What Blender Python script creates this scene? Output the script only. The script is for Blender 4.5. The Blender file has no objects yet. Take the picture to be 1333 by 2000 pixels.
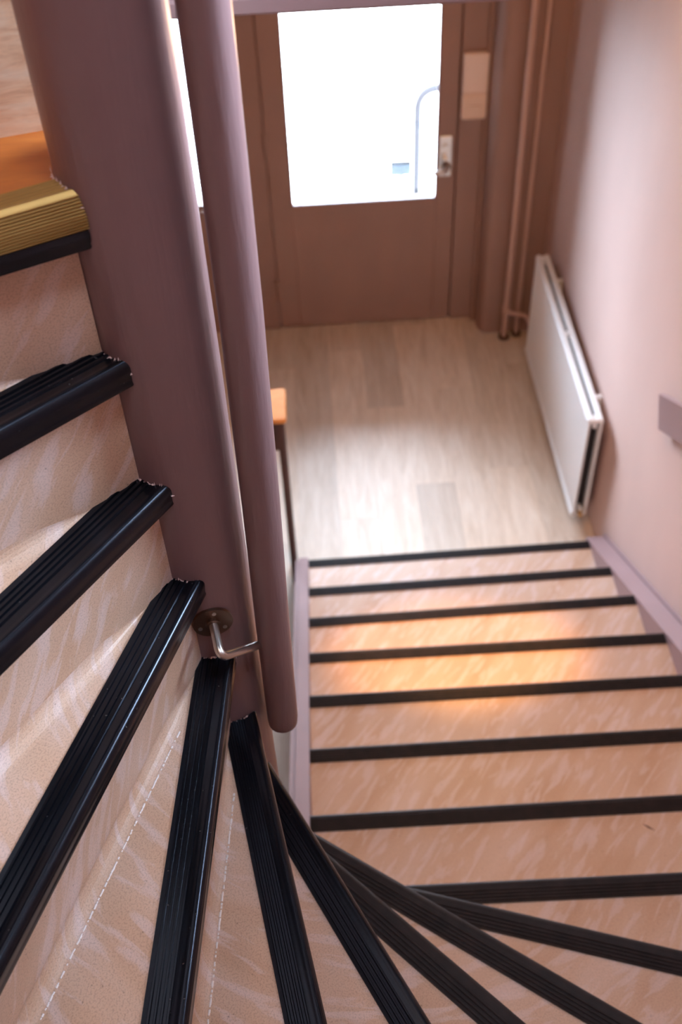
import bpy, math, random
from mathutils import Vector, Matrix
random.seed(7)
S = bpy.context.scene
COL = S.collection
PI = math.pi

# ------------------------------------------------------------------ camera
F_PX = 2123.17
YAW, PITCH, ROLL = 0.0203, 0.8175, -0.0485
CAM = Vector((0.1543, -2.9902, 3.6350))
fwd = Vector((math.sin(YAW) * math.cos(PITCH), math.cos(YAW) * math.cos(PITCH), -math.sin(PITCH)))
rgt = Vector((math.cos(YAW), -math.sin(YAW), 0))
up = rgt.cross(fwd)
r2 = math.cos(ROLL) * rgt + math.sin(ROLL) * up
u2 = -math.sin(ROLL) * rgt + math.cos(ROLL) * up
cam_d = bpy.data.cameras.new('camera')
cam = bpy.data.objects.new('camera', cam_d)
COL.objects.link(cam)
cam.matrix_world = Matrix(((r2.x, u2.x, -fwd.x, CAM.x), (r2.y, u2.y, -fwd.y, CAM.y),
                           (r2.z, u2.z, -fwd.z, CAM.z), (0, 0, 0, 1)))
cam_d.sensor_fit = 'VERTICAL'
cam_d.sensor_height = 36
cam_d.sensor_width = 24
cam_d.lens = 36 * F_PX / 2000
cam_d.clip_start = 0.02
cam_d.dof.use_dof = True
cam_d.dof.focus_distance = 1.36
cam_d.dof.aperture_fstop = 4.6
S.camera = cam

# ------------------------------------------------------------------ world, lights, exposure
W = bpy.data.worlds.new('sky')
S.world = W
W.use_nodes = True
W.node_tree.nodes['Background'].inputs[0].default_value = (0.66, 0.79, 1.0, 1)
W.node_tree.nodes['Background'].inputs[1].default_value = 64.0
S.view_settings.view_transform = 'Standard'
S.view_settings.look = 'None'
S.view_settings.exposure = 0.18
S.view_settings.gamma = 1.0
S.view_settings.use_curve_mapping = False
S.cycles.use_denoising = True
S.cycles.max_bounces = 10
S.cycles.diffuse_bounces = 6
S.cycles.sample_clamp_indirect = 6
WARM = (1.0, 0.57, 0.22)


def portal(name, loc, rot, sx, sy):
    d = bpy.data.lights.new(name, 'AREA')
    d.shape = 'RECTANGLE'
    d.size, d.size_y = sx, sy
    d.cycles.is_portal = True
    o = bpy.data.objects.new(name, d)
    o.location = loc
    o.rotation_euler = rot
    COL.objects.link(o)


portal('door_portal', (0.44, 1.90, 1.30), (-PI / 2, 0, 0), 0.74, 1.14)
portal('roof_portal', (.60, -2.78, 5.47), (0, 0, 0), .54, .54)
portal('sidelight_portal', (-.38, 1.96, 1.30), (-PI / 2, 0, 0), 0.20, 1.16)
portal('window_portal', (1.46, -1.515, 3.875), (0, PI / 2, 0), 1.17, 1.09)

# ------------------------------------------------------------------ helpers


def link(name, data, parent=None):
    o = bpy.data.objects.new(name, data)
    COL.objects.link(o)
    if parent:
        o.parent = parent
    return o


def origin(p):
    v = Vector((0, 0, 0))
    while p:
        v += p.location
        p = p.parent
    return v


def obj(name, vf, mat, parent=None, smooth=0, uv=None, label=None, kind=None):
    """vf = (verts, faces) in world metres; links ONE mesh object under parent."""
    v, f = vf
    off = origin(parent)
    me = bpy.data.meshes.new(name)
    me.from_pydata([tuple(Vector(p) - off) for p in v], [], f)
    me.materials.append(mat)
    if uv is not None:
        l = me.uv_layers.new(name='UVMap')
        i = 0
        for fc in uv:
            for c in fc:
                l.data[i].uv = c
                i += 1
    if smooth:
        me.polygons.foreach_set('use_smooth', [True] * len(me.polygons))
        me.set_sharp_from_angle(angle=math.radians(smooth))
    me.update()
    o = link(name, me, parent)
    if label:
        o['label'] = label
    if kind:
        o['kind'] = kind
    return o


def thing(name, label, cat, loc, group=None):
    o = link(name, None)
    o.empty_display_size = 0.05
    o.location = loc
    o['label'] = label
    o['category'] = cat
    if group:
        o['group'] = group
    return o


def tag(o, label, cat, group=None):
    o['label'] = label
    o['category'] = cat
    if group:
        o['group'] = group
    return o


def join(*parts):
    V, Fc = [], []
    for v, f in parts:
        n = len(V)
        V += list(v)
        Fc += [tuple(i + n for i in q) for q in f]
    return V, Fc


def box(x0, x1, y0, y1, z0, z1, b=0.0):
    """box, all edges chamfered by b"""
    if b <= 0:
        v = [(x, y, z) for z in (z0, z1) for x, y in ((x0, y0), (x1, y0), (x1, y1), (x0, y1))]
        return v, [(3, 2, 1, 0), (4, 5, 6, 7), (0, 1, 5, 4), (1, 2, 6, 5), (2, 3, 7, 6), (3, 0, 4, 7)]
    b = min(b, (x1 - x0) * .45, (y1 - y0) * .45, (z1 - z0) * .45)
    def ring(i, z):
        a0, a1, c0, c1 = x0 + i, x1 - i, y0 + i, y1 - i
        return [(a0 + b, c0, z), (a1 - b, c0, z), (a1, c0 + b, z), (a1, c1 - b, z), (a1 - b, c1, z), (a0 + b, c1, z),
                (a0, c1 - b, z), (a0, c0 + b, z)]
    v = ring(b * .6, z0) + ring(0, z0 + b) + ring(0, z1 - b) + ring(b * .6, z1)
    f = [tuple(range(7, -1, -1)), tuple(range(24, 32))]
    for r in range(3):
        for i in range(8):
            j = (i + 1) % 8
            f.append((r * 8 + i, r * 8 + j, r * 8 + 8 + j, r * 8 + 8 + i))
    return v, f


def frames(path):
    P = [Vector(p) for p in path]
    out = []
    n = None
    for i, p in enumerate(P):
        t = (P[min(i + 1, len(P) - 1)] - P[max(i - 1, 0)]).normalized()
        if n is None:
            a = Vector((0, 0, 1)) if abs(t.z) < .9 else Vector((1, 0, 0))
            n = (a - a.dot(t) * t).normalized()
        else:
            n = (n - n.dot(t) * t).normalized()
        out.append((p, t, n, t.cross(n)))
    return out


def tube(path, rad, seg=16, cap=True, round_end=False):
    """swept round bar; rad may be a list"""
    fr = frames(path)
    R = rad if isinstance(rad, (list, tuple)) else [rad] * len(fr)
    rings = []
    for (p, t, n, b), r in zip(fr, R):
        rings.append([p + r * (math.cos(2 * PI * k / seg) * n + math.sin(2 * PI * k / seg) * b) for k in range(seg)])
    v = [q for rg in rings for q in rg]
    f = []
    for i in range(len(rings) - 1):
        for k in range(seg):
            j = (k + 1) % seg
            f.append((i * seg + k, i * seg + j, (i + 1) * seg + j, (i + 1) * seg + k))
    if cap:
        f.append(tuple(range(seg - 1, -1, -1)))
        f.append(tuple((len(rings) - 1) * seg + k for k in range(seg)))
    return v, f


def bend(points, r, n=8):
    """polyline with rounded corners of radius r"""
    P = [Vector(p) for p in points]
    out = [P[0]]
    for i in range(1, len(P) - 1):
        a, b, c = P[i - 1], P[i], P[i + 1]
        d1, d2 = (a - b).normalized(), (c - b).normalized()
        p, q = b + d1 * r, b + d2 * r
        for k in range(n + 1):
            t = k / n
            out.append((1 - t) ** 2 * p + 2 * t * (1 - t) * b + t * t * q)
    out.append(P[-1])
    return out


def prism(poly, z0, z1):
    n = len(poly)
    v = [(x, y, z0) for x, y in poly] + [(x, y, z1) for x, y in poly]
    f = [tuple(range(n - 1, -1, -1)), tuple(range(n, 2 * n))]
    for i in range(n):
        j = (i + 1) % n
        f.append((i, j, n + j, n + i))
    return v, f


def slab(poly_yz, x0, x1):
    """polygon in the Y-Z plane extruded along X"""
    n = len(poly_yz)
    v = [(x0, y, z) for y, z in poly_yz] + [(x1, y, z) for y, z in poly_yz]
    f = [tuple(range(n)), tuple(range(2 * n - 1, n - 1, -1))]
    for i in range(n):
        j = (i + 1) % n
        f.append((j, i, n + i, n + j))
    return v, f


def clip(poly, a, b, c):
    """keep a*x+b*y<=c"""
    out = []
    for i in range(len(poly)):
        p, q = poly[i], poly[(i + 1) % len(poly)]
        dp, dq = a * p[0] + b * p[1] - c, a * q[0] + b * q[1] - c
        if dp <= 0:
            out.append(p)
        if (dp < 0 < dq) or (dq < 0 < dp):
            t = dp / (dp - dq)
            out.append((p[0] + t * (q[0] - p[0]), p[1] + t * (q[1] - p[1])))
    return out


# ------------------------------------------------------------------ materials
def srgb(r, g, b):
    f = lambda c: c / 12.92 if c <= .04045 else ((c + .055) / 1.055) ** 2.4
    return (f(r / 255), f(g / 255), f(b / 255), 1)


class M:
    def __init__(s, name, color=(.5, .5, .5, 1), rough=.5, metal=0., spec=.5, coat=0.):
        s.m = bpy.data.materials.new(name)
        s.m.use_nodes = True
        s.t = s.m.node_tree
        s.b = s.t.nodes['Principled BSDF']
        s.b.inputs['Base Color'].default_value = color
        s.b.inputs['Roughness'].default_value = rough
        s.b.inputs['Metallic'].default_value = metal
        s.b.inputs['Specular IOR Level'].default_value = spec
        s.b.inputs['Coat Weight'].default_value = coat

    def n(s, typ, **kw):
        nd = s.t.nodes.new(typ)
        for k, v in kw.items():
            if k in nd.inputs:
                nd.inputs[k].default_value = v
            else:
                setattr(nd, k, v)
        return nd

    def l(s, a, b):
        s.t.links.new(a, b)

    def coords(s, kind='Object', scale=(1, 1, 1), rot=(0, 0, 0)):
        tc = s.n('ShaderNodeTexCoord')
        mp = s.n('ShaderNodeMapping')
        mp.inputs['Scale'].default_value = scale
        mp.inputs['Rotation'].default_value = rot
        s.l(tc.outputs[kind], mp.inputs[0])
        return mp.outputs[0]

    def noise(s, vec, scale, detail=3., rough=.5, dist=0.):
        nz = s.n('ShaderNodeTexNoise', Scale=scale, Detail=detail, Roughness=rough, Distortion=dist)
        s.l(vec, nz.inputs['Vector'])
        return nz.outputs['Fac']

    def ramp(s, fac, stops):
        r = s.n('ShaderNodeValToRGB')
        e = r.color_ramp.elements
        while len(e) < len(stops):
            e.new(.5)
        for i, (p, c) in enumerate(stops):
            e[i].position = p
            e[i].color = c if len(c) == 4 else (*c, 1)
        s.l(fac, r.inputs[0])
        return r.outputs[0]

    def mix(s, fac, a, b, mode='MIX'):
        x = s.n('ShaderNodeMix', data_type='RGBA', blend_type=mode)
        for val, sock in ((fac, x.inputs[0]), (a, x.inputs[6]), (b, x.inputs[7])):
            if isinstance(val, (int, float, tuple)):
                sock.default_value = val
            else:
                s.l(val, sock)
        return x.outputs[2]

    def bump(s, h, strength, dist=.01):
        bp = s.n('ShaderNodeBump', Strength=strength, Distance=dist)
        s.l(h, bp.inputs['Height'])
        s.l(bp.outputs[0], s.b.inputs['Normal'])

    def color(s, c):
        s.l(c, s.b.inputs['Base Color'])


def g(v):
    return (v, v, v, 1)


def paint(name, col, rough=.42, bump=.15, stretch=(1, 1, .12), var=.06):
    m = M(name, col, rough)
    v = m.coords('Object', stretch)
    nz = m.noise(v, 60, 4)
    lo = tuple(c * (1 - var) for c in col[:3])
    hi = tuple(min(1, c * (1 + var)) for c in col[:3])
    v2 = m.coords('Object', (1, 1, .5))
    m.color(m.ramp(m.noise(v2, 5, 3), [(.3, lo), (.7, hi)]))
    m.bump(nz, bump, .004)
    return m.m


TAUPE = paint('taupe_gloss_paint', srgb(124, 97, 98), .36, .5)
DOORP = paint('brown_door_paint', srgb(154, 120, 107), .5, .1)
STRINGP = paint('mauve_string_paint', srgb(146, 117, 117), .45, .1, (1, .2, 1))
WALLP = paint('pink_beige_wall_paint', srgb(200, 168, 157), .62, .12, (1, 1, 1), .03)
STRINGL = paint('shaded_mauve_string_paint', srgb(134, 106, 104), .8, .1, (1, .2, 1))  # darker copy of the mauve paint, so the newel-side string looks less lit
PIPEP = paint('pipe_paint', srgb(192, 156, 142), .42, .05)
CEILP = paint('ceiling_white', srgb(225, 215, 205), .8, .05, (1, 1, 1), .02)
WHITE = M('white_enamel', srgb(238, 236, 236), .3).m
CREAM = M('cream_plastic', srgb(240, 216, 202), .45).m
CREAM2 = M('warm_cream_plastic', srgb(236, 206, 184), .4).m
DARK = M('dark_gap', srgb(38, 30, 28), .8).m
STEEL = M('satin_steel', (.62, .58, .55, 1), .3, 1.).m
BRONZE = M('bronzed_steel', (.20, .13, .095, 1), .36, 1.).m
BRASS = M('brass', (.75, .5, .22, 1), .35, 1.).m
CHROME = M('worn_chrome', (.72, .70, .70, 1), .25, 1.).m
FLAKE = M('pale_paint_flake', srgb(206, 176, 170), .8).m
CAULK = M('white_caulk', srgb(235, 228, 225), .7).m


def rubber():
    m = M('black_rubber', srgb(16, 15, 20), .22, 0, .5)
    v = m.coords('Object')
    dust = m.ramp(m.noise(v, 210, 1), [(.76, g(0)), (.80, g(1))])
    m.color(m.mix(dust, srgb(8, 9, 14), srgb(66, 62, 62)))
    m.b.inputs['Specular Tint'].default_value = (.72, .80, 1, 1)
    return m.m


RUBBER = rubber()


def rubber_brown():
    m = M('dark_brown_rubber', srgb(38, 28, 29), .6, 0, .25)
    v = m.coords('Object')
    m.color(m.ramp(m.noise(v, 40, 3), [(.3, srgb(27, 20, 22)), (.75, srgb(40, 30, 30))]))
    return m.m


RUBBER2 = rubber_brown()


def vinyl():
    m = M('beige_marbled_vinyl', srgb(205, 165, 138), .34, 0, .45)
    a = m.coords('UV', (1, 1, 1), (0, 0, math.radians(-52)))
    mp = m.n('ShaderNodeMapping')
    mp.inputs['Scale'].default_value = (.22, 1, 1)
    m.l(a, mp.inputs[0])
    st = m.noise(mp.outputs[0], 50, 3, .5, .5)
    soft = m.noise(mp.outputs[0], 11, 3, .5, .4)
    base = m.ramp(soft, [(.3, srgb(194, 156, 129)), (.52, srgb(203, 169, 146)), (.72, srgb(210, 180, 162))])
    streak = m.ramp(st, [(.52, g(0)), (.58, g(.36)), (.74, g(.62))])
    c = m.mix(streak, base, srgb(222, 202, 200))
    uvp = m.coords('UV')
    grain = m.ramp(m.noise(uvp, 420, 2, .7), [(.36, g(.76)), (.52, g(1)), (.7, g(1.0))])
    c = m.mix(1., c, grain, 'MULTIPLY')
    spots = m.ramp(m.noise(uvp, 160, 1, .5), [(.20, g(.55)), (.27, g(1))])
    c = m.mix(1., c, spots, 'MULTIPLY')
    m.color(c)
    m.l(m.ramp(st, [(.3, g(.42)), (.7, g(.36))]), m.b.inputs['Roughness'])
    m.bump(m.noise(uvp, 300, 3), .06, .002)
    return m.m


VINYL = vinyl()


def wood(name, c1, c2, c3, scale, rough, kind='Object', dirx=(1, 12, 12), dist=1.2):
    m = M(name, c2, rough)
    oi = m.n('ShaderNodeObjectInfo')
    tc = m.n('ShaderNodeTexCoord')
    add = m.n('ShaderNodeVectorMath', operation='ADD')
    sc = m.n('ShaderNodeVectorMath', operation='SCALE')
    cb = m.n('ShaderNodeCombineXYZ')
    for i in range(3):
        m.l(oi.outputs['Random'], cb.inputs[i])
    m.l(cb.outputs[0], sc.inputs[0])
    sc.inputs['Scale'].default_value = 37.0
    m.l(tc.outputs[kind], add.inputs[0])
    m.l(sc.outputs[0], add.inputs[1])
    mp = m.n('ShaderNodeMapping')
    mp.inputs['Scale'].default_value = dirx
    m.l(add.outputs[0], mp.inputs[0])
    gr = m.noise(mp.outputs[0], scale, 5, .6, dist)
    fine = m.noise(mp.outputs[0], scale * 7, 3, .6)
    c = m.ramp(gr, [(.25, c1), (.5, c2), (.75, c3)])
    c = m.mix(.35, c, m.ramp(fine, [(.3, g(.75)), (.6, g(1.))]), 'MULTIPLY')
    hv = m.n('ShaderNodeHueSaturation')
    vr = m.n('ShaderNodeMapRange')
    m.l(oi.outputs['Random'], vr.inputs[0])
    vr.inputs[3].default_value = .83
    vr.inputs[4].default_value = 1.08
    m.l(vr.outputs[0], hv.inputs['Value'])
    m.l(c, hv.inputs['Color'])
    m.color(hv.outputs[0])
    return m


OAK = wood('pale_oak_plank', srgb(202, 177, 153), srgb(220, 198, 177), srgb(232, 215, 198), 2.2, .5, dirx=(9, 1, 9)).m
PINE = wood('pine_board', srgb(204, 152, 116), srgb(244, 210, 176), srgb(254, 240, 220), 3.0, .5, dirx=(1.2, 10, 14)).m
AMBER = wood('amber_varnished_wood', srgb(176, 98, 40), srgb(196, 112, 48), srgb(208, 128, 60), 3., .35, dirx=(2, 8, 8)).m
TABLEW = wood('orange_table_wood', srgb(222, 140, 66), srgb(236, 156, 80), srgb(240, 168, 94), 3., .35, dirx=(1.5, 8, 8)).m
DARKW = wood('dark_brown_wood', srgb(62, 36, 28), srgb(78, 46, 36), srgb(92, 56, 44), 4., .5, dirx=(8, 8, 1.5)).m
GOLD = M('gold_anodised', (.38, .225, .07, 1), .48, .75).m
PAVE = M('pale_paving', srgb(205, 203, 200), .9).m


def glass_mat():
    m = M('door_glass')
    t = m.t
    tr = m.n('ShaderNodeBsdfTransparent')
    tr.inputs[0].default_value = (.96, .98, .97, 1)
    gl = m.n('ShaderNodeBsdfGlossy')
    gl.inputs['Roughness'].default_value = .02
    fr = m.n('ShaderNodeFresnel')
    fr.inputs[0].default_value = 1.45
    mx = m.n('ShaderNodeMixShader')
    m.l(fr.outputs[0], mx.inputs[0])
    m.l(tr.outputs[0], mx.inputs[1])
    m.l(gl.outputs[0], mx.inputs[2])
    m.l(mx.outputs[0], t.nodes['Material Output'].inputs[0])
    return m.m


GLASS = glass_mat()


def sticker_mat(name, c1, c2):
    """thin printed film: lets a little of the daylight through, tinted"""
    m = M(name, c1, .6)
    v = m.coords('Generated')
    c = m.ramp(m.noise(v, 3.0, 2), [(.35, c1), (.65, c2)])
    tp = m.n('ShaderNodeBsdfTransparent')
    m.l(c, tp.inputs[0])
    df = m.n('ShaderNodeBsdfDiffuse')
    m.l(c, df.inputs[0])
    mx = m.n('ShaderNodeMixShader')
    mx.inputs[0].default_value = .12
    m.l(tp.outputs[0], mx.inputs[1])
    m.l(df.outputs[0], mx.inputs[2])
    m.l(mx.outputs[0], m.t.nodes['Material Output'].inputs[0])
    return m.m


STICK = sticker_mat('pale_blue_sticker', (.185, .20, .225, 1), (.20, .21, .225, 1))
STICK2 = sticker_mat('cream_sticker', (.75, .75, .70, 1), (.8, .78, .72, 1))
DOTM = sticker_mat('grey_dots', (.05, .05, .05, 1), (.06, .06, .06, 1))


def glow(name, col, strength):
    m = M(name, col)
    m.b.inputs['Emission Color'].default_value = col
    m.b.inputs['Emission Strength'].default_value = strength
    return m.m


BULB = glow('lit_lamp_glass', (1.0, .72, .42, 1), 6.0)

# ------------------------------------------------------------------ the setting
XL, XR, YB, YD, ZT = -1.35, 1.34, -3.36, 1.815, 5.35
T = .14


def struct(name, vf, mat, **k):
    return obj(name, vf, mat, kind='structure', **k)


# right wall with the stair window high up behind the camera's line of sight
wy0, wy1, wz0, wz1 = -2.05, -.98, 3.30, 4.45
struct('wall_right', join(
    box(XR, XR + T, YB - T, YD + .2, -.1, wz0),
    box(XR, XR + T, YB - T, YD + .2, wz1, ZT + .1),
    box(XR, XR + T, YB - T, wy0, wz0, wz1),
    box(XR, XR + T, wy1, YD + .2, wz0, wz1)), WALLP)
win = struct('window_1', join(
    box(XR + .03, XR + .09, wy0, wy0 + .06, wz0, wz1), box(XR + .03, XR + .09, wy1 - .06, wy1, wz0, wz1),
    box(XR + .03, XR + .09, wy0 + .06, wy1 - .06, wz0, wz0 + .06), box(XR + .03, XR + .09, wy0 + .06, wy1 - .06, wz1 - .06, wz1)), WHITE)
obj('window_pane', box(XR + .055, XR + .061, wy0 + .06, wy1 - .06, wz0 + .06, wz1 - .06), GLASS, win)
obj('window_sill', box(XR - .04, XR + .03, wy0 - .04, wy1 + .04, wz0 - .03, wz0, .006), WHITE, win)

struct('wall_left', box(XL - T, XL, YB - T, YD + .2, -.1, ZT + .1), TAUPE)
struct('wall_back', box(XL, XR, YB - T, YB, -.1, ZT + .1), WALLP)

# hall ceiling (upper storey slab) with its edge board over the foot of the stairs
SLB, SLT, YE = 2.76, 3.04, -.83
struct('ceiling', join(box(XL, XR, YE + .03, YD, SLB + .02, SLT), box(XL, -.14, -1.74, YE + .03, SLB + .02, SLT)), CEILP)
struct('trim_1', join(box(-.14, XR, YE, YE + .03, SLB + .035, SLT + .02, .004), box(-.14, XR, YE - .008, YE + .04, SLB, SLB + .035, .005)), STRINGP)
KX0, KX1, KY0, KY1 = .34, .86, -3.04, -2.52          # unseen roof light, added to light the winder treads from above
struct('ceiling.001', join(box(XL, KX0, YB, YD + .2, ZT, ZT + .1), box(KX1, XR, YB, YD + .2, ZT, ZT + .1),
                           box(KX0, KX1, YB, KY0, ZT, ZT + .1), box(KX0, KX1, KY1, YD + .2, ZT, ZT + .1)), CEILP)
rl = struct('added_roof_light', join(box(KX0, KX0 + .05, KY0, KY1, ZT + .02, ZT + .08), box(KX1 - .05, KX1, KY0, KY1, ZT + .02, ZT + .08),  # frame of the added roof light, out of view
                             box(KX0 + .05, KX1 - .05, KY0, KY0 + .05, ZT + .02, ZT + .08), box(KX0 + .05, KX1 - .05, KY1 - .05, KY1, ZT + .02, ZT + .08)), WHITE)
obj('pane', box(KX0 + .05, KX1 - .05, KY0 + .05, KY1 - .05, ZT + .045, ZT + .051), GLASS, rl)

# front wall round the door, with a flat frame leaf to the left and right
DX0, DX1, DZ = -.022, .889, 2.08
struct('wall_front', join(
    box(XL, -.48, YD, YD + T, 0, ZT), box(-.27, -.20, YD, YD + T, 0, ZT), box(-.48, -.27, YD, YD + T, 0, .742), box(-.48, -.27, YD, YD + T, 1.86, ZT), box(1.03, XR, YD, YD + T, 0, ZT), box(1.158, XR, 1.668, YD, 0, SLB + .02), box(-.20, 1.03, YD, YD + T, DZ + .09, ZT)), DOORP)
sl_ = struct('window_2', join(box(-.48, -.46, YD + .03, YD + .07, .742, 1.86), box(-.29, -.27, YD + .03, YD + .07, .742, 1.86),
    box(-.46, -.29, YD + .03, YD + .07, .742, .762), box(-.46, -.29, YD + .03, YD + .07, 1.84, 1.86)), DOORP)
obj('pane', box(-.46, -.29, YD + .045, YD + .051, .762, 1.84), GLASS, sl_)
fr = struct('trim_2', join(
    box(-.20, DX0 - .004, YD + .002, YD + .10, 0, DZ + .09, .003), box(DX1 + .006, 1.03, YD + .002, YD + .10, 0, DZ + .09, .003),
    box(DX0 - .004, DX1 + .006, YD + .002, YD + .10, DZ + .004, DZ + .09, .003),
    box(DX0 - .004, DX0 + .02, YD + .052, YD + .10, 0, DZ + .004), box(DX1 - .02, DX1 + .006, YD + .052, YD + .10, 0, DZ + .004),
    box(DX0 + .02, DX1 - .02, YD + .052, YD + .10, DZ - .02, DZ + .004), box(DX0 + .02, DX1 - .02, YD + .056, YD + .10, -.02, .02)), DOORP)

# the floor: planks of pale oak vinyl, each one its own piece
fl = struct('floor', box(XL - T, XR + T, YB - T, YD + .2, -.12, -.006), DARK)
PW, PL = .1825, 1.22
ends = {0: .37, 1: -.1, 2: .565, 3: 1.235, 4: .643, 5: .18, 6: .9, -1: .86, -2: .25, -3: 1.1, -4: .5, -5: .0, -6: .8, -7: .3}
for c in range(-8, 7):
    x0 = .217 + c * PW
    x1 = x0 + PW
    if x1 < XL or x0 > XR:
        continue
    e = ends.get(c, .4)
    ys = sorted([e + i * PL for i in range(-4, 3)])
    for a, b in zip(ys[:-1], ys[1:]):
        a, b = max(a, -1.95), min(b, YD + .02)
        if b - a < .03:
            continue
        X0, X1 = max(x0, XL), min(x1, XR)
        obj('plank', box(X0 + .0002, X1 - .0002, a + .0002, b - .0002, -.006, 0., .0004), OAK, fl)

# boxed-in pilaster with a rounded arris and moulded edge between door and pipes
struct('trim_3', join(
    prism([(1.030, YD), (1.030, 1.752)] + [(1.030 + .05 * (1 - math.cos(a)), 1.752 - .085 * math.sin(a)) for a in
          [i * PI / 2 / 7 for i in range(1, 8)]] + [(1.150, 1.667), (1.158, 1.672), (1.158, YD)], 0, SLB + .02)), DOORP, smooth=40)
struct('trim_4', prism([(1.006, YD + .002), (1.006, 1.80), (1.012, 1.790), (1.022, 1.786), (1.030, 1.790), (1.030, YD + .002)], 0, SLB + .02),
       DOORP, smooth=30)

# the street outside, glimpsed blown-out through the glass
struct('pavement', box(-6, 8, YD + .25, 14, -.2, -.03), PAVE)
struct('doorstep', box(-.25, 1.15, YD + .1, YD + .25, -.2, -.02), PAVE)

# ------------------------------------------------------------------ front door
door = struct('door_1', join(
    box(DX0, .083, YD + .004, YD + .05, .008, DZ, .003), box(.800, DX1, YD + .004, YD + .05, .008, DZ, .003),
    box(.083, .800, YD + .004, YD + .05, .008, .738, .003), box(.083, .800, YD + .004, YD + .05, 1.86, DZ, .003)), DOORP)
obj('pane', box(.083, .800, YD + .022, YD + .028, .738, 1.86), GLASS, door)
obj('glazing_bead', join(box(.083, .090, YD + .008, YD + .022, .738, 1.86), box(.793, .800, YD + .008, YD + .022, .738, 1.86),
                         box(.090, .793, YD + .008, YD + .022, .738, .745), box(.090, .793, YD + .008, YD + .022, 1.853, 1.86)), STRINGP, door)
for z in (.18, 1.005, 1.80):
    obj('hinge', join(tube([(DX0 - .002, YD - .004, z), (DX0 - .002, YD - .004, z + .135)], .008, 10),
                      box(DX0 - .034, DX0 + .030, YD, YD + .004, z + .01, z + .125)), DOORP, door, smooth=40)
hp = obj('handle_plate', box(.806, .870, YD - .004, YD + .004, .860, 1.072, .004), CHROME, door, label='worn chrome handle plate')
obj('lock_cylinder', tube([(.838, YD - .016, 1.015), (.838, YD - .004, 1.015)], .016, 16), CHROME, hp, smooth=40)
obj('thumb_turn', box(.822, .846, YD - .034, YD - .004, .958, .972, .004), CHROME, hp)
obj('lever', tube(bend([(.842, YD - .004, .915), (.842, YD - .055, .915), (.735, YD - .058, .912)], .02), .011, 12), STEEL, hp, smooth=50)
obj('lever_rose', tube([(.842, YD - .012, .915), (.842, YD - .004, .915)], .022, 18), BRONZE, hp, smooth=40)


def on_glass(x, z):
    return (x, YD + .0205, z)


st = obj('window_sticker', join(box(.572, .678, YD + .0195, YD + .0215, .865, .945, .0005)), STICK, door, label='pale blue speech-bubble sticker')
obj('sticker_band', box(.576, .674, YD + .0188, YD + .0194, .922, .943), STICK2, st)
tv = [(.616, YD + .0195, .866), (.638, YD + .0195, .866), (.627, YD + .0195, .848), (.616, YD + .0212, .866), (.638, YD + .0212, .866), (.627, YD + .0212, .848)]
obj('sticker_tip', (tv, [(0, 1, 2), (5, 4, 3), (0, 3, 4, 1), (1, 4, 5, 2), (2, 5, 3, 0)]), STICK, st)
dots = []
for i in range(9):
    x = .438 + i * .0335
    dots.append(tube([(x, YD + .0195, .776), (x, YD + .0213, .776)], .0085, 8))
dots.append(tube([(.752, YD + .0195, 1.335), (.752, YD + .0213, 1.335)], .009, 8))
obj('dot_print', join(*dots), DOTM, door, kind='stuff', label='row of tiny grey dots printed low on the glass')

# hooped rail on the pavement, seen through the glass
hx, hy = .846, 3.108
rail = obj('hoop_rail', tube(bend([(hx, hy, -.03), (hx, hy, .685), (hx + .9, hy, .70), (hx + .9, hy, -.03)], .13), .026, 14),
           M('grey_galvanised', srgb(44, 44, 46), .8, 0, .1).m, smooth=50)
tag(rail, 'pale grey bent tube railing outside, seen through the door glass', 'railing')

# ------------------------------------------------------------------ door entry phone box
ip = thing('entry_phone', 'tall cream wall box with a square button right of the door', 'intercom', (.962, YD + .002, 1.16))
obj('upper_cover', join(box(.902, 1.020, YD - .030, YD + .002, 1.285, 1.472, .008)), CREAM, ip)
obj('lower_cover', join(box(.902, 1.020, YD - .030, YD + .002, 1.160, 1.279, .008)), CREAM2, ip)
obj('seam_strip', box(.906, 1.016, YD - .029, YD + .002, 1.279, 1.285), CREAM2, ip)
obj('push_button', box(.935, .992, YD - .036, YD - .030, 1.172, 1.232, .003), CREAM2, ip)

# ------------------------------------------------------------------ heating pipes and radiator
PX1, PX2, PYP = 1.164, 1.232, 1.622
p1 = thing('heating_pipe', 'thicker pink-brown heating pipe with an elbow, left of the pair', 'pipe', (PX1, PYP, 0), 'heating pipes in the corner')
obj('riser_tube', tube([(PX1, PYP, .0), (PX1, PYP, SLB + .02)], .0165, 14), PIPEP, p1, smooth=50)
obj('elbow', tube(bend([(PX1, PYP - .004, .185), (PX1 + .01, PYP - .035, .185), (1.262, PYP - .045, .170), (1.275, 1.482, .165)], .02), .012, 12), PIPEP, p1, smooth=50)
obj('collar', tube([(PX1, PYP, .160), (PX1, PYP, .212)], .021, 14), PIPEP, p1, smooth=40)
obj('floor_collar', tube([(PX1, PYP, 0), (PX1, PYP, .012)], .030, 16), DARKW, p1, smooth=40)
p2 = thing('heating_pipe', 'thinner pink-brown heating pipe beside the wall corner', 'pipe', (PX2, PYP + .02, 0), 'heating pipes in the corner')
obj('riser_tube', tube([(PX2, PYP + .02, .0), (PX2, PYP + .02, SLB + .02)], .0115, 14), PIPEP, p2, smooth=50)
obj('floor_collar', tube([(PX2, PYP + .02, 0), (PX2, PYP + .02, .012)], .026, 16), DARKW, p2, smooth=40)

RX0, RX1, RY0, RY1, RZ0, RZ1 = 1.244, 1.309, .245, 1.445, .055, .630
rd = thing('radiator', 'white double-panel radiator with fine ribs on the right wall', 'radiator', (1.275, .845, 0))


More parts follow.
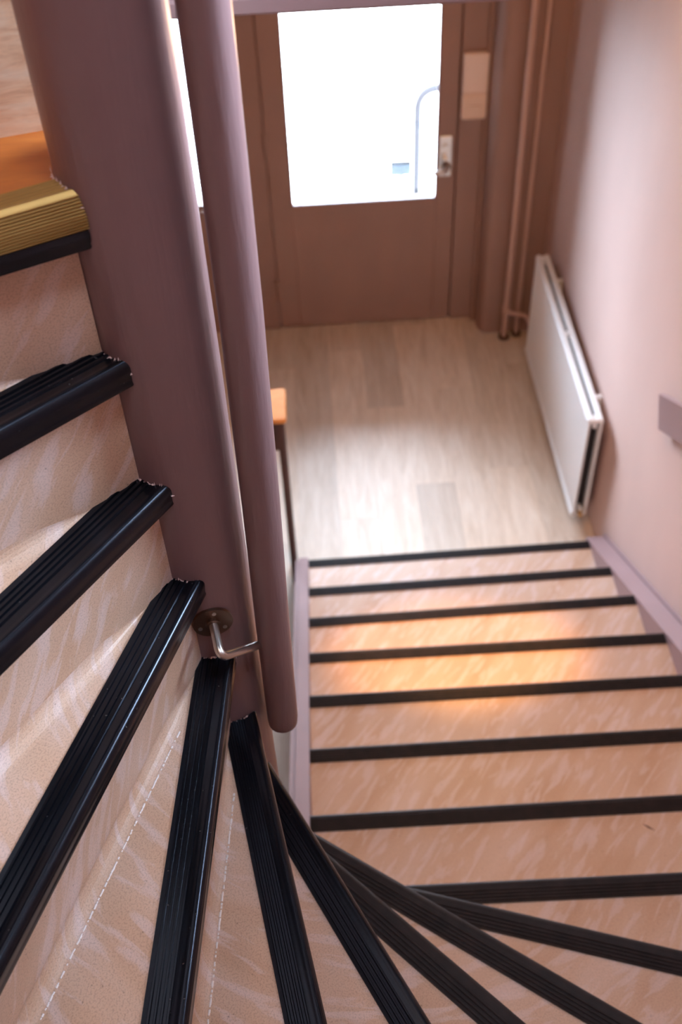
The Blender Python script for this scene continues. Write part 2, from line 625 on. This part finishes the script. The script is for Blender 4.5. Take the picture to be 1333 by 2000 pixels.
def rad_panel(x0, x1, face):
    """pressed steel panel: thin ribbed sheet between a round top rail and a bottom rail"""
    a, b = (x0 + .002, x0 + .012) if face else (x1 - .012, x1 - .002)
    n = 40
    w = (RY1 - RY0 - .02) / n
    prof = []
    for i in range(n):
        y = RY0 + .01 + w * i
        prof += [(a + .0065, y + w * .02), (a, y + w * .25), (a, y + w * .68), (a + .0065, y + w * .92)]
    prof += [(b, RY1 - .01), (b, RY0 + .01)]
    lip = .006 if face else 0
    return join(prism(prof[::-1], RZ0 + .012, RZ1 - .012),
                box(x0 - .001, x1, RY0, RY1, RZ1 - .022, RZ1, .007),
                box(x0 - lip, x1 - .004, RY0, RY1, RZ0, RZ0 + .024, .007),
                box(a, b, RY0, RY0 + .010, RZ0 + .01, RZ1 - .01, .002),
                box(a, b, RY1 - .010, RY1, RZ0 + .01, RZ1 - .01, .002))


obj('front_panel', rad_panel(RX0, RX0 + .026, True), WHITE, rd)
obj('rear_panel', rad_panel(RX1 - .026, RX1, False), WHITE, rd)
obj('gap_shade_core', box(RX0 + .0135, RX1 - .0135, RY0 + .035, RY1 - .05, RZ0 + .03, RZ1 - .03), DARK, rd, label='core coloured dark as the shade between the panels')  # plain dark filler, stands in for the shade inside the radiator
for y in (RY0 + .004, RY1 - .044):
    obj('end_manifold', box(RX0 + .024, RX1 - .024, y, y + .04, RZ1 - .050, RZ1 - .004, .004), WHITE, rd)
    obj('end_manifold', box(RX0 + .024, RX1 - .024, y, y + .04, RZ0 + .004, RZ0 + .05, .004), WHITE, rd)
obj('spacer_clip', box(RX0 + .024, RX1 - .024, .82, .845, RZ1 - .02, RZ1 - .002, .002), WHITE, rd)
for y in (.40, 1.235):
    obj('wall_bracket', join(box(RX1 - .001, XR - .001, y, y + .024, RZ1 - .05, RZ1 - .015, .003),
                             box(XR - .006, XR - .001, y, y + .024, RZ0 + .08, RZ1 - .015, .002),
                             box(RX1 - .001, XR - .001, y, y + .024, RZ0 + .08, RZ0 + .115, .003)), WHITE, rd)
obj('bleed_valve', tube([(RX0 + .033, RY0 + .01, RZ0 + .028), (RX0 + .033, RY0 - .018, RZ0 + .028)], .010, 12), BRASS, rd, smooth=40)
obj('supply_valve', tube(bend([(RX0 + .033, RY1 - .01, RZ0 + .11), (RX0 + .033, RY1 + .03, RZ0 + .11)], .01), .012, 12), BRASS, rd, smooth=40)
for y in (RY0 + .2, RY1 - .2):
    obj('foot', box(RX0 + .026, RX1 - .026, y, y + .02, 0, RZ0 + .02), WHITE, rd)

# ------------------------------------------------------------------ staircase
RISE = .17
CX, CY, RC = -.0210, -2.0148, .0662          # newel axis and radius
CV = Vector((CX, CY))
# ridge line of every nosing: (point, direction angle)
RIDGE = {}
for k, y in enumerate((-.004, -.294, -.573, -.858, -1.140, -1.426, -1.714)):
    RIDGE[k] = (Vector((.5, y - .006)), math.radians(-.6 if k > 2 else .4))
RIDGE[7] = (Vector((.254, -1.983)), math.radians(-1.2))


def ridge(k, px, py, ang, back=0.):
    a = math.radians(ang)
    n = Vector((-math.sin(a), math.cos(a)))
    RIDGE[k] = (Vector((px, py)) - n * back, a)


ridge(8, .499, -2.129, -17.6, .007)
ridge(9, .338, -2.187, -35.5, .007)
ridge(10, .169, -2.189, -45.6, .007)
ridge(11, .033, -2.051, -62.7, .007)
ridge(12, .0186, -2.0641, -79.2)
ridge(13, -.0014, -2.1286, -95.3)
for k_, a_ in ((14, -111.0), (15, -126.0), (16, -140.6)):
    ridge(k_, CX - .0255 * math.sin(math.radians(a_)), CY + .0255 * math.cos(math.radians(a_)), a_)
ridge(17, -.0599, -2.0639, -155.0)
RIDGE[18] = (Vector((-.1485, -1.9524)), math.radians(-165.7))
TOP = [(k + 1) * RISE for k in range(15)] + [2.725, 2.909, 3.107, 3.297]      # tread heights


def frame(k, off=0.):
    p, a = RIDGE[k]
    d = Vector((math.cos(a), math.sin(a)))
    n = Vector((-d.y, d.x))
    return p + n * off, d, n


def start(k, off, rr=RC + .0004):
    """parameter along line k (offset off) where it leaves the newel (winders) or the string"""
    p, d, n = frame(k, off)
    if k <= 6:
        return (XS1 - p.x) / d.x
    if k == 18:
        return -.05
    e = (p - CV).dot(n)
    b = (CV - p).dot(d)
    return b + math.sqrt(max(rr * rr - e * e, 1e-9)) if abs(e) < rr else b


XW0, XW1, YW0 = XL + .003, XR - .003, YB + .003       # a hair clear of the walls
XS1, XE0 = .068, 1.2535      # inner faces of the two strings
RS = -.014                    # risers stand a little behind the ridge line


def outer(k, off):
    p, d, n = frame(k, off)
    if k <= 7:
        return ((XE0 if k <= 6 else XW1) - p.x) / d.x
    ts = []
    if d.x > 1e-6:
        ts.append((XW1 - p.x) / d.x)
    if d.x < -1e-6:
        ts.append((XW0 - p.x) / d.x)
    if d.y < -1e-6:
        ts.append((YW0 - p.y) / d.y)
    return min(ts)


def at(k, off, t):
    p, d, n = frame(k, off)
    return p + d * t


stair = thing('staircase', 'winding stair with marbled beige treads and black ribbed nosings, turning round the newel', 'staircase', (.65, -1.0, 0))


def step_poly(k):
    if k <= 5:
        y0 = frame(k, RS)[0]
        a, b = at(k, RS, start(k, RS)), at(k, RS, outer(k, RS))
        c, d = at(k + 1, RS, outer(k + 1, RS)), at(k + 1, RS, start(k + 1, RS))
        return [a, b, c, d]
    if k == 6:
        a, b = at(6, RS, start(6, RS)), at(6, RS, outer(6, RS))
        c = at(7, RS, (XE0 - RIDGE[7][0].x))
        d = at(7, RS, (XS1 - RIDGE[7][0].x))
        return [a, b, c, d]
    if k == 18:
        return [Vector((-.062, -1.9300)), at(18, 0, outer(18, 0)), Vector((XW0, -1.75)), Vector((-.062, -1.75))]
    s0, s1 = start(k, RS), start(k + 1, RS)
    i0, i1 = at(k, RS, s0), at(k + 1, RS, s1)
    if k == 17:
        q0, q1 = Vector((-.062, -1.9300)), at(18, 0, outer(18, 0))
        poly = [i0, at(17, RS, outer(17, RS)), q1, q0]
        a0, a1 = math.radians(128.0), math.atan2(*(i0 - CV).yx) % (2 * PI)
        return poly + [CV + (RC + .0004) * Vector((math.cos(a0 + (a1 - a0) * j / 6), math.sin(a0 + (a1 - a0) * j / 6))) for j in range(6)]
    arc = []
    a0 = math.atan2(*(i0 - CV).yx)
    a1 = math.atan2(*(i1 - CV).yx)
    while a1 > a0:
        a1 -= 2 * PI
    for j in range(1, 7):
        a = a0 + (a1 - a0) * j / 7
        arc.append(CV + (RC + .0004) * Vector((math.cos(a), math.sin(a))))
    o0, o1 = at(k, RS, outer(k, RS)), at(k + 1, RS, outer(k + 1, RS))
    pts = [i0, o0]
    for cx_, cy_ in ((XW1, YW0), (XW0, YW0)):
        q = Vector((cx_, cy_))
        _, d0, n0 = frame(k, RS)
        _, d1, n1 = frame(k + 1, RS)
        if (q - i0).dot(n0) < -1e-4 and (q - i1).dot(n1) > 1e-4:
            pts.append(q)
    pts += [o1, i1] + arc[::-1]
    return pts


def step_mesh(k):
    poly = step_poly(k)
    z1 = TOP[k]
    z0 = max(0, z1 - RISE - .07) if k < 17 else z1 - (.056 if k == 17 else .20)
    v, f = prism([tuple(p) for p in poly], z0, z1)
    # orientation: make top face up
    area = sum(poly[i].x * poly[(i + 1) % len(poly)].y - poly[(i + 1) % len(poly)].x * poly[i].y for i in range(len(poly)))
    if area < 0:
        f = [tuple(reversed(q)) for q in f]
    p, d, n = frame(k, RS)

    def uvof(i, drop):
        q = Vector(v[i][:2]) - p
        return (q.dot(d) + k * .37, q.dot(n) + (z1 - v[i][2] if drop else 0) + k * .53)
    uv = [[uvof(i, True) for i in q] for q in f]
    # coved junction with the riser above (winders)
    if 11 <= k <= 16:
        p1, d1, n1 = frame(k + 1, RS)
        t0, t1 = start(k + 1, RS) + .002, outer(k + 1, RS) - .004
        pb, db, nb = frame(k, -.047)
        base, ns, npf = len(v), 26, 7
        for i in range(ns):
            t = t0 + (t1 - t0) * (i / (ns - 1)) ** 2.2
            q0 = p1 + d1 * t
            gap = -(q0 - pb).dot(nb)                 # how far the strip's rear edge lies in front of the riser
            r = max(.0006, min(.020, gap * .95))
            for j in range(npf):
                a = j / (npf - 1) * PI / 2
                q = q0 + n1 * (r - r * math.sin(a) + .0003)
                v.append((q.x, q.y, z1 + r - r * math.cos(a) + .0004))
        for i in range(ns - 1):
            for j in range(npf - 1):
                a = base + i * npf + j
                f.append((a, a + 1, a + npf + 1, a + npf))
                uv.append([((Vector(v[c][:2]) - p).dot(d) + k * .37, (Vector(v[c][:2]) - p).dot(n) + z1 - v[c][2] + k * .53) for c in f[-1]])
    return (v, f), uv


def profile(depth, k):
    """nosing section (u forward, v up): ribs, plain band, bullnose and lip"""
    P = [(-depth, .0), (-depth, .0028)]
    span = .022 if depth > .036 else .017
    c0 = -depth + .0075
    for j in range(4):
        c = c0 + span * j / 3
        P += [(c - .0020, .0022), (c - .0011, .0044), (c + .0011, .0044), (c + .0020, .0022)]
    P += [(-.0075, .0030), (-.0035, .0034), (-.001, .0044), (.002, .0044), (.0050, .0032), (.0075, .0004), (.0088, -.0035),
          (.0090, -.009), (.0082, -.016), (.0080, -.022), (.0086, -.026), (.0078, -.0285), (.0040, -.0290), (-.0138, -.0285),
          (-.0138, .0002)]
    return P


def sweep(k, P, z):
    p, d, n = frame(k)
    v, f = [], []
    m = len(P)
    o = outer(k, 0) - (.001 if k > 7 else 0)
    if k == 7:
        o = (XE0 - p.x) / d.x
    for u, h in P:
        s = start(k, u)
        if k == 7:
            s = max(s, (XS1 - p.x) / d.x) if False else s
        q = p + n * u + d * s
        v.append((q.x, q.y, z + h))
    for u, h in P:
        q = p + n * u + d * o
        v.append((q.x, q.y, z + h))
    for i in range(m):
        j = (i + 1) % m
        f.append((i, m + i, m + j, j))
    f.append(tuple(range(m)))
    f.append(tuple(range(2 * m - 1, m - 1, -1)))
    return v, f


for k in range(19):
    vf, uv = step_mesh(k)
    z = TOP[k]
    if k < 17:
        stp = obj('step', vf, VINYL, stair, uv=uv)
        depth = .037 if k <= 6 else (.042 if k <= 10 else (.043 if k <= 14 else .0475))
        obj('nosing_strip', sweep(k, profile(depth, k), z), RUBBER2 if k <= 10 else RUBBER, stp, smooth=50,
            label='black ribbed rubber nosing' if k > 10 else 'dark brown ribbed nosing')
    elif k == 18:
        stp = obj('step', vf, PINE, stair, uv=uv, label='pale pine riser and step above the amber tread')
    else:
        stp = obj('step', vf, AMBER, stair, uv=uv, label='amber wooden upper tread')
        poly = step_poly(17)
        pv, pf = prism([tuple(q) for q in poly][::-1], TOP[16] - .07, TOP[17] - .0565)
        pv2, pd2, pn2 = frame(17, RS)
        obj('riser', (pv, pf), VINYL, stp, uv=[[((Vector(pv[c][:2]) - pv2).dot(pd2), (Vector(pv[c][:2]) - pv2).dot(pn2) - pv[c][2]) for c in q] for q in pf])
        P = [(-.028, 0), (-.028, .002)]
        for j in range(4):
            c = -.024 + j * .0058
            P += [(c - .0022, .002), (c - .001, .0042), (c + .001, .0042), (c + .0022, .002)]
        P += [(-.002, .0036), (.002, .0044), (.0045, .003)]
        for j in range(12):
            h = .0005 - j * .0030
            w = .0064 + .004 * math.sin(j / 10 * PI * .6)
            P += [(w, h), (w + .0016, h - .0007), (w + .0016, h - .0017), (w, h - .0024)]
        P += [(.006, -.0362), (-.0138, -.0362), (-.0138, .0002)]
        obj('nosing_strip', sweep(17, P, z), GOLD, stp, smooth=35, label='ribbed gold metal nosing')
        P = [(-.0138, -.0364), (.0095, -.0364), (.0105, -.040), (.0100, -.048), (.0085, -.052), (.0090, -.055), (.0075, -.058), (-.0138, -.058)]
        obj('lower_lip', sweep(17, P, z), RUBBER, stp, smooth=50, label='black rubber lip below the gold nosing')
    if k == 6:
        q0, q1 = Vector((.867, -1.787)), Vector((.893, -1.807))
        dd = (q1 - q0).normalized()
        nn = Vector((-dd.y, dd.x)) * .0022
        m_ = (q0 + q1) / 2
        obj('scuff_mark', prism([tuple(q0), tuple(m_ - nn), tuple(q1), tuple(m_ + nn)], z, z + .0004), DARKW, stp, label='short dark scuff on the tread')
    # torn paint where the strip meets the newel
    if 11 <= k <= 17:
        fl_ = []
        rnd = random.Random(k)
        L = [-.044 + i * .0022 for i in range(25)]
        for u in L:
            h = .003 if u < .004 else -.002 - (u - .004) * 2.0
            s = start(k, u)
            q = at(k, u, s)
            out = (q - CV).normalized()
            tng = Vector((-out.y, out.x))
            if rnd.random() < .38:
                continue
            w = .0009 + rnd.random() ** 2 * .0030
            hh = .0008 + rnd.random() ** 2 * .0055
            a = q + out * .0003 - tng * w
            b = q + out * .0003 + tng * w
            c = q + out * (.0012 + rnd.random() * .0028)
            zz = z + h - .0006
            base = [(a.x, a.y, zz), (b.x, b.y, zz), (c.x, c.y, zz + hh * .3), (q.x + out.x * .0004, q.y + out.y * .0004, zz + hh)]
            fl_.append((base, [(0, 1, 2), (0, 2, 3), (1, 3, 2), (0, 3, 1)]))
        obj('paint_flakes', join(*fl_), FLAKE, stp, kind='stuff', label='ragged pale edge of torn paint')
    # bead of caulk along the foot of the riser above
    if k in (12, 13):
        rnd = random.Random(40 + k)
        p, d, n = frame(k + 1, RS)
        bd = []
        t = start(k + 1, RS) + .12
        while t < .62:
            r = .0009 + rnd.random() * .0007
            q = p + d * t + n * (.0175 + rnd.random() * .0006)
            bd.append(tube([(q.x - d.x * r, q.y - d.y * r, z + .0006), (q.x + d.x * r * 1.6, q.y + d.y * r * 1.6, z + .0006)], r, 5))
            t += .0024 + rnd.random() ** 3 * .0075
        obj('caulk_bead', join(*bd), CAULK, stp, kind='stuff', label='dotted white bead of caulk')

# strings: sloping boards in the nosing plane, closed down to the floor
SL = RISE / .2845


def pitch(y, o=0.):
    return RISE - SL * y + o


def string(x0, x1, ya, yb, o):
    return slab([(ya, 0), (ya, pitch(ya, o)), (yb, pitch(yb, o)), (yb, 0)][::-1], x0, x1)


obj('string_board', join(string(.030, XS1, .012, -1.945, .004)), STRINGL, stair, label='mauve sloping string on the newel side')
obj('string_bead', join(string(.014, .030, .012, -1.945, -.010)), STRINGL, stair)
obj('string_board', join(string(XE0, XW1 - .010, .040, -2.35, .002)), STRINGP, stair, label='mauve sloping string along the right wall')
obj('string_bead', join(string(XW1 - .010, XW1, .040, -2.35, .016)), STRINGP, stair)

# ------------------------------------------------------------------ newel column
nw = link('newel_column', None)
nseg, nz = 64, 60
v, f = [], []
for i in range(nz + 1):
    z = ZT * i / nz
    for j in range(nseg):
        a = 2 * PI * j / nseg
        sway = .0006 - .0036 * min(1, max(0, (2.85 - z) / .5))
        v.append((CX + sway + RC * math.cos(a), CY + RC * math.sin(a), z))
for i in range(nz):
    for j in range(nseg):
        q = (j + 1) % nseg
        f.append((i * nseg + j, i * nseg + q, (i + 1) * nseg + q, (i + 1) * nseg + j))
f.append(tuple(range(nseg - 1, -1, -1)))
f.append(tuple(nz * nseg + j for j in range(nseg)))
bpy.data.objects.remove(nw)
nw = obj('newel_column', (v, f), TAUPE, smooth=60)
tag(nw, 'thick round taupe-painted newel column the stair winds around', 'column')

# ------------------------------------------------------------------ grab rail on its bracket
TX, TY, TR = .0685, -2.050, .0240
hr = thing('handrail', 'upright round taupe grab rail standing clear of the newel on a steel bracket', 'handrail', (TX, TY, 2.18))
CXZ = [(2.157, .0658), (2.160, .0658), (2.173, .0660), (2.24, .0668), (2.34, .0682), (2.43, .0695), (2.54, .0718), (2.656, .0742), (2.74, .0753),
       (2.81, .0762), (2.95, .0782), (3.07, .0785), (3.5, .0787), (4.0, .0787), (4.75, .0787)]      # the rail bows very slightly
path = [(x, TY, z) for z, x in CXZ]
obj('rail', tube(path, [TR * .86, TR * .96] + [TR] * 13, 40), TAUPE, hr, smooth=60)
fa = math.radians(-79)
fn = Vector((math.cos(fa), math.sin(fa), 0))
fp = Vector((CX, CY, 2.464)) + fn * (RC - .001)
ft = Vector((-fn.y, fn.x, 0))
br = obj('bracket', tube(bend([fp + fn * .002, fp + fn * .060 + Vector((0, 0, -.004)), Vector((TX - .016, TY + .000, 2.366))], .018, 10), .0062, 16), STEEL, hr, smooth=60,
         label='bent satin steel bracket')
obj('flange', tube([fp, fp + fn * .0045], .0275, 32), BRONZE, br, smooth=40, label='round bronzed flange')
obj('flange_collar', tube([fp + fn * .0045, fp + fn * .009], .0105, 20), BRONZE, br, smooth=40)
for a in (80, 200, 320):
    q = fp + fn * .0045 + .0195 * (math.cos(math.radians(a)) * ft + math.sin(math.radians(a)) * Vector((0, 0, 1)))
    obj('screw', tube([q, q + fn * .0012], .0030, 12), STEEL, br, smooth=40)

# upper mounting, out of frame
q1 = Vector((CX, CY, 4.6)) + fn * (RC - .001)
b2 = obj('bracket', tube(bend([q1 + fn * .002, q1 + fn * .060, Vector((TX - .020, TY - .012, 4.55))], .018, 8), .0062, 12), STEEL, hr, smooth=60)
obj('flange', tube([q1, q1 + fn * .0045], .0275, 24), BRONZE, b2, smooth=40)

# ------------------------------------------------------------------ flat handrail board on the right wall
wr = thing('wall_rail', 'flat mauve handrail board sloping up the right wall', 'handrail', (XR, -.25, .95))


def sl(y, off):
    return 1.06 - SL * (y + .2) + off


wd = Vector((-.8584, .5130))
wn = Vector((.5130, .8584))
w0 = Vector((-.240, 1.186))
w1 = w0 + wd * 2.2
wq = [w0, w0 - wn * .122, w1 - wn * .122, w1]
obj('rail_board', slab([tuple(q) for q in wq], XR - .034, XR - .014), STRINGP, wr)
for t_ in (.35, 1.2, 2.0):
    q = w0 + wd * t_ - wn * .061
    obj('spacer', box(XR - .0145, XR, q.x - .02, q.x + .02, q.y - .02, q.y + .02), DARKW, wr)

# ------------------------------------------------------------------ slender table beside the stair foot
tb = thing('side_table', 'tall slender side table with an orange wood top beside the stair foot', 'table', (-.055, .076, 0))
obj('tabletop', box(-.140, .030, -.012, .165, .950, .972, .004), TABLEW, tb, label='orange wooden top')
obj('apron', join(box(-.106, .004, .018, .030, .790, .950), box(-.106, .004, .128, .142, .790, .950), box(-.010, .004, .030, .128, .790, .950), box(-.118, -.104, .030, .128, .790, .950)), DARKW, tb)
for x in (-.126, -.008):
    for y in (.014, .128):
        obj('leg', box(x, x + .024, y, y + .024, 0, .950, .002), DARKW, tb)

# ------------------------------------------------------------------ lamps
def lamp(name, label, x, y, z, power, beam=0, r=.05, aim=None):
    t = thing(name, label, 'lamp', (x, y, z))
    obj('base_plate', tube([(x, y, z - .02), (x, y, z)], .075, 28), WHITE, t, smooth=40)
    prof = [(x, y, z - .02 - .11 * s) for s in (0, .15, .4, .7, .9, 1)]
    obj('lamp_glass', tube(prof, [.05, .072, .078, .066, .04, .012], 24), BULB, t, smooth=60)
    for typ, pw in (('POINT', power), ('SPOT', beam)):
        if not pw:
            continue
        d = bpy.data.lights.new(name + '_light', typ)
        d.energy = pw
        d.color = (1.0, .46, .11) if typ == 'SPOT' else WARM
        d.shadow_soft_size = r
        o = link(name + '_light', d, t)
        o.location = (0, 0, -.19)
        if typ == 'SPOT':
            d.spot_size = math.radians(29)
            d.spot_blend = .6
            o.rotation_euler = (Vector(aim) - Vector((x, y, z - .19))).to_track_quat('-Z', 'Y').to_euler()
    return t


lamp('hall_lamp', 'small round glass ceiling lamp over the foot of the stairs', .68, -.45, SLB + .02, 20, 190, .05, (.57, -.84, .6))
lamp('landing_lamp', 'small round glass ceiling lamp over the winders', -.75, -2.7, ZT, 9)
